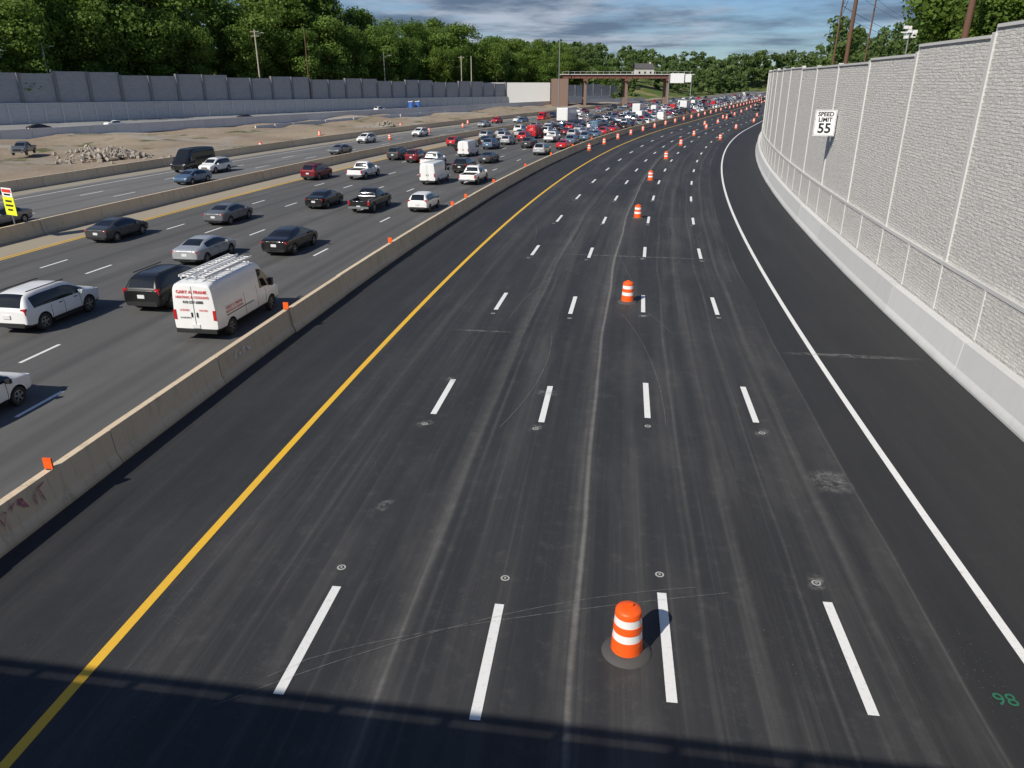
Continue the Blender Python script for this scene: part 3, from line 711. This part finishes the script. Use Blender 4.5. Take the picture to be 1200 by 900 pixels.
b.box((4.5,0,12),(9.4,.3,.3),0); b.box((4.5,0,10.8),(9.4,.3,.3),0); b.box((3.2,-.3,11.4),(5.5,.15,3.6),1); b.box((7.6,-.3,11.4),(2.4,.15,3),1)
o=b.obj('overhead_sign_gantry',[M_steel,M_sgnw]); o.location=(63,325,0)
b=B(); b.box((0,0,3),(13,9,6),0); V=[(-7,-5,6),(7,-5,6),(7,5,6),(-7,5,6),(-7,0,9.5),(7,0,9.5)]
b.add(V,[(0,1,5,4),(2,3,4,5),(1,2,5),(3,0,4)],1)
for x in(-4,0,4): b.box((x,-4.52,3.6),(1.2,.06,1.5),2)
b.box((5,0,9),(1,1,2.5),0)
o=b.obj('house',[M_sid,M_roof,M_glass]); o.location=(90,560,12); o.rotation_euler=(0,0,.2)
for nm,x,y in(('portable_toilet',-38,300),('portable_toilet',-35.8,303)):
    b=B(); b.box((0,0,1.1),(1.1,1.1,2.1),0); b.box((0,0,2.25),(1.2,1.2,.15),1); b.box((0,-.56,1.1),(.75,.03,1.8),2); b.cyl((.4,.4,2.2),(.4,.4,2.6),.05,n=6,m=1)
    o=b.obj(nm,[M_blue,M_rw,simple('toilet_door',(.05,.15,.45),.5)]); o.location=(x,y,.3); o.scale=(1.4,1.4,1.3)
def rubble(name,x,y,R,n,dm=1.0):
    b=B()
    for k in range(n):
        a=random.uniform(0,6.28); r=R*abs(random.gauss(0,.5)); zt=max(0,(1-r/R))*R*.38; z=zt*random.uniform(.6,1); d=random.uniform(.3,1.0)*dm
        T=Matrix.Rotation(random.uniform(0,3),3,Vector((random.random(),random.random(),random.random()+.1)).normalized())
        V=[T@Vector((u*d/2*random.uniform(.6,1),v*d/2*random.uniform(.6,1),w_*d/3*random.uniform(.6,1)))+Vector((x+r*math.cos(a)*1.5,y+r*math.sin(a),z+.15)) for u in(-1,1) for v in(-1,1) for w_ in(-1,1)]
        b.add(V,[(0,1,3,2),(4,6,7,5),(0,4,5,1),(2,3,7,6),(0,2,6,4),(1,5,7,3)])
    return b.obj(name,[M_rock])
rubble('rubble_pile',-57,112,4,420,.8); rubble('rubble_pile',-64,118,3,120,.6); rubble('rubble_pile',-30,190,4,90,.6)
# ---------------------------------------------------------------- overpass carrying the viewpoint
sl=math.radians(-8.5)
b=B()
b.box((-15,-6.6,8.1),(110,12.6,.4),0)
for y in(-1.2,-4.8,-8.4,-12): b.box((-15,y,7.3),(110,.5,1.19),1)
for y in(-.45,-12.75): b.box((-15,y,8.65),(110,.3,.7),0)
for y in(-.45,-12.75):
    b.box((-15,y,9.3),(110,.12,.14),1)
    x=-69
    while x<39: b.box((x,y,9.11),(.14,.1,.24),1); x+=2.0
for y in(-3,-10): b.cyl((-24,y,0),(-24,y,6.7),.55,n=16,m=0)
b.box((-24,-6.6,6.4),(1.4,11,.6),0)
o=b.obj('overpass_bridge',[M_post,simple('girder_grey',(.2,.22,.23),.6)]); o.rotation_euler=(0,0,sl)
# ---------------------------------------------------------------- trees
def quads(name,C,N,size,tint,mat,extra=None,link=True):
    n=len(C); up=rng.normal(size=(n,3)); a=np.cross(N,up); a/=np.linalg.norm(a,axis=1)[:,None]+1e-9; b_=np.cross(N,a)
    b_*= size[:,None]*rng.uniform(.6,1.0,(n,1)); a=a*size[:,None]
    V=np.stack([C-a*.5-b_*.15,C+b_*-.5+a*.1,C+a*.5+b_*.1,C+b_*.5-a*.1],1).reshape(-1,3)
    F=np.arange(4*n).reshape(-1,4); T=np.repeat(tint,4); MI=np.zeros(n,int)
    mats=[mat,M_bark]
    if extra:
        k=len(V); V=np.vstack([V,np.array(extra.V)]); F=F.tolist()+[[i+k for i in f] for f in extra.F]; T=np.concatenate([T,np.zeros(len(extra.V))]); MI=np.concatenate([MI,np.ones(len(extra.F),int)])
    else: F=F.tolist()
    me=bpy.data.meshes.new(name); me.from_pydata(V.tolist(),[],F)
    for m in mats: me.materials.append(m)
    me.polygons.foreach_set('material_index',MI)
    at=me.attributes.new('tint','FLOAT','POINT'); at.data.foreach_set('value',T.astype(np.float32)); me.update()
    if link: o=bpy.data.objects.new(name,me); COL.objects.link(o); return o
    return me
def crown(H,R,K,n,lsize,z0=.22):
    cz=rng.uniform(z0,.93,K); mid=(z0+1)/2; pr=np.sqrt(np.clip(1-((cz-mid)/(.56*(1-z0)+.02))**2,.05,1))
    ang=rng.uniform(0,6.28,K); rr=R*.78*pr*np.sqrt(rng.uniform(.05,1,K)); lr=H*rng.uniform(.07,.135,K)
    lc=np.stack([rr*np.cos(ang),rr*np.sin(ang),cz*H],1); lt=rng.uniform(.1,.85,K)
    idx=rng.choice(K,n,p=lr**2/np.sum(lr**2)); d=rng.normal(size=(n,3)); d[:,2]=d[:,2]*.8+.15; d/=np.linalg.norm(d,axis=1)[:,None]
    rad=lr[idx]*rng.uniform(.55,1.12,n); pos=lc[idx]+d*rad[:,None]*np.array([1.15,1.15,.8])
    nn=d+rng.normal(size=(n,3))*.45; nn/=np.linalg.norm(nn,axis=1)[:,None]
    return pos,nn,lsize*rng.uniform(.6,1.3,n),np.clip(lt[idx]+rng.normal(0,.12,n),0,1),lc
TREES=[]
for k in range(6):
    H=28; R=[7.5,8.5,6.5,9,7,6][k]; pos,nn,sz,tt,lc=crown(H,R,46,9000,.72,[.16,.2,.12,.25,.3,.15][k])
    b=B(); b.cyl((0,0,-1),(.3,.2,H*.45),.5,.3,8); b.cyl((.3,.2,H*.45),(.1,-.2,H*.85),.3,.08,8)
    for j in range(9):
        q=lc[rng.integers(len(lc))]; z=min(q[2]*.75,H*.8); b.cyl((.2,0,z*.75),tuple(q),.15,.04,6)
    TREES.append(quads('deciduous_tree_mesh',pos,nn,sz,tt,M_leaf,b,False))
def tree(x,y,z,H,nm='deciduous_tree'):
    o=bpy.data.objects.new(nm,random.choice(TREES)); COL.objects.link(o); o.location=(x,y,z); k=H/28; w_=k*random.uniform(.9,1.25)
    o.scale=(w_,w_,k); o.rotation_euler=(0,0,random.uniform(0,6.28))
Wp=[Vector(p) for p in WL]
def along(t,d):
    L_=[(b-a).length for a,b in zip(Wp,Wp[1:])]; q=t*sum(L_)
    for (a,b),l in zip(zip(Wp,Wp[1:]),L_):
        if q<=l: break
        q-=l
    dr=(b-a).normalized(); p=a+dr*q; return p.x-dr.y*d,p.y+dr.x*d
for row,(d0,n) in enumerate(((11,26),(22,30),(36,26))):
    for i in range(n):
        t=(i+random.random()*.8)/n; x,y=along(t,d0+random.uniform(-5,5))
        H=(23+row*6)*random.uniform(.8,1.15)
        if t>.62: H*=1-.35*(t-.62)/.38
        if t<.62: H*=1.1
        tree(x,y,4.5,H)
for i in range(60):
    s=random.uniform(58,150); off=-random.uniform(14,70); x,y=P(off,s)
    if x/y>.535: tree(x,y,9.5,random.uniform(10,18))
    elif x/y>.45: tree(x,y,9.5,random.uniform(4.5,7))
for i in range(9):
    x,y=P(-random.uniform(12,18),random.uniform(22,52)); tree(x,y,9.2,random.uniform(7,9.5))
Cs=[];Ns=[];Ss=[];Ts=[]
def addfar(x,y,z,H,n=230):
    pos,nn,sz,tt,_=crown(H,H*.33,9,n,2.0 if y<650 else 2.8,.05); 
    if y<330: sz=sz*.65
    pos=pos+np.array([x,y,z]); Cs.append(pos);Ns.append(nn);Ss.append(sz);Ts.append(np.clip(tt+rng.normal(0,.15),0,1))
for i in range(230):
    s=random.uniform(230,760); off=-random.uniform(14,150); x,y=P(off,s); addfar(x,y,10,random.uniform(13,22)*(1+.25*(s>420)),420 if y<330 else 230)
for i in range(330):
    y=random.uniform(560,900); u=random.uniform(-.10,.50); x=u*y; o_,s_=off_s(x,y)
    if o_<75: continue
    addfar(x,y,hgt(x,y)-1,random.uniform(15,24)+(y-560)*.02)
for i in range(90):
    s=random.uniform(915,1010); off=random.uniform(-60,130); x,y=P(off,s); addfar(x,y,10,random.uniform(22,34))
for i in range(70):
    y=random.uniform(420,560); x=random.uniform(-60,60+ (y-420)*.2); addfar(x,y,hgt(x,y)-1,random.uniform(11,20))
quads('distant_trees',np.vstack(Cs),np.vstack(Ns),np.concatenate(Ss),np.concatenate(Ts),M_leafd)
# ---------------------------------------------------------------- light / world
el=math.radians(37.3); az=math.radians(220.4)
w_=NB('World',True); S.world=w_.t
sky=w_.n.new('ShaderNodeTexSky'); sky.sky_type='NISHITA'; sky.sun_disc=False; sky.sun_elevation=el; sky.sun_rotation=az; sky.air_density=1.0; sky.dust_density=.3; sky.ozone_density=3.0
co=w_.coord('Generated'); q=w_.n.new('ShaderNodeSeparateXYZ'); w_.l.new(co,q.inputs[0])
zz=w_.m('ADD',w_.m('MAXIMUM',q.outputs[2],0.0),.07)
cv=w_.comb(w_.m('DIVIDE',q.outputs[0],zz),w_.m('DIVIDE',q.outputs[1],zz),3.0)
n1=w_.noise(cv,.5,7,.58); n2=w_.noise(cv,.9,7,.6)
cc=w_.mix(w_.sstep(n2,.42,.68),(.13,.185,.28),(.52,.58,.68))
bg1=w_.n.new('ShaderNodeBackground'); w_.l.new(w_.mix(1.0,sky.outputs[0],(.60,.76,1.0),'MULTIPLY'),bg1.inputs[0]); bg1.inputs[1].default_value=.085
bg2=w_.n.new('ShaderNodeBackground'); w_.l.new(cc,bg2.inputs[0]); bg2.inputs[1].default_value=.9
mx=w_.n.new('ShaderNodeMixShader'); w_.l.new(w_.m('MULTIPLY',w_.sstep(n1,.38,.6),.92),mx.inputs[0]); w_.l.new(bg1.outputs[0],mx.inputs[1]); w_.l.new(bg2.outputs[0],mx.inputs[2])
o=w_.n.new('ShaderNodeOutputWorld'); w_.l.new(mx.outputs[0],o.inputs[0])
sd=bpy.data.lights.new('sun','SUN'); sd.energy=5.0; sd.angle=math.radians(.5); sd.color=(1,.94,.84)
so=bpy.data.objects.new('sun',sd); COL.objects.link(so); so.rotation_euler=Vector((.85,1.0,-1.0)).to_track_quat('-Z','Y').to_euler(); so.location=(-40,-40,60)
cd=bpy.data.cameras.new('camera'); cam=bpy.data.objects.new('camera',cd); COL.objects.link(cam); cam.location=(0,0,10.5); cam.rotation_euler=(math.radians(68),0,0)
cd.sensor_width=36; cd.lens=26.4; cd.clip_end=12000; cd.clip_start=.1; S.camera=cam
S.view_settings.view_transform='Standard'; S.view_settings.look='None'; S.view_settings.exposure=0
print('DONE',len(bpy.data.objects))
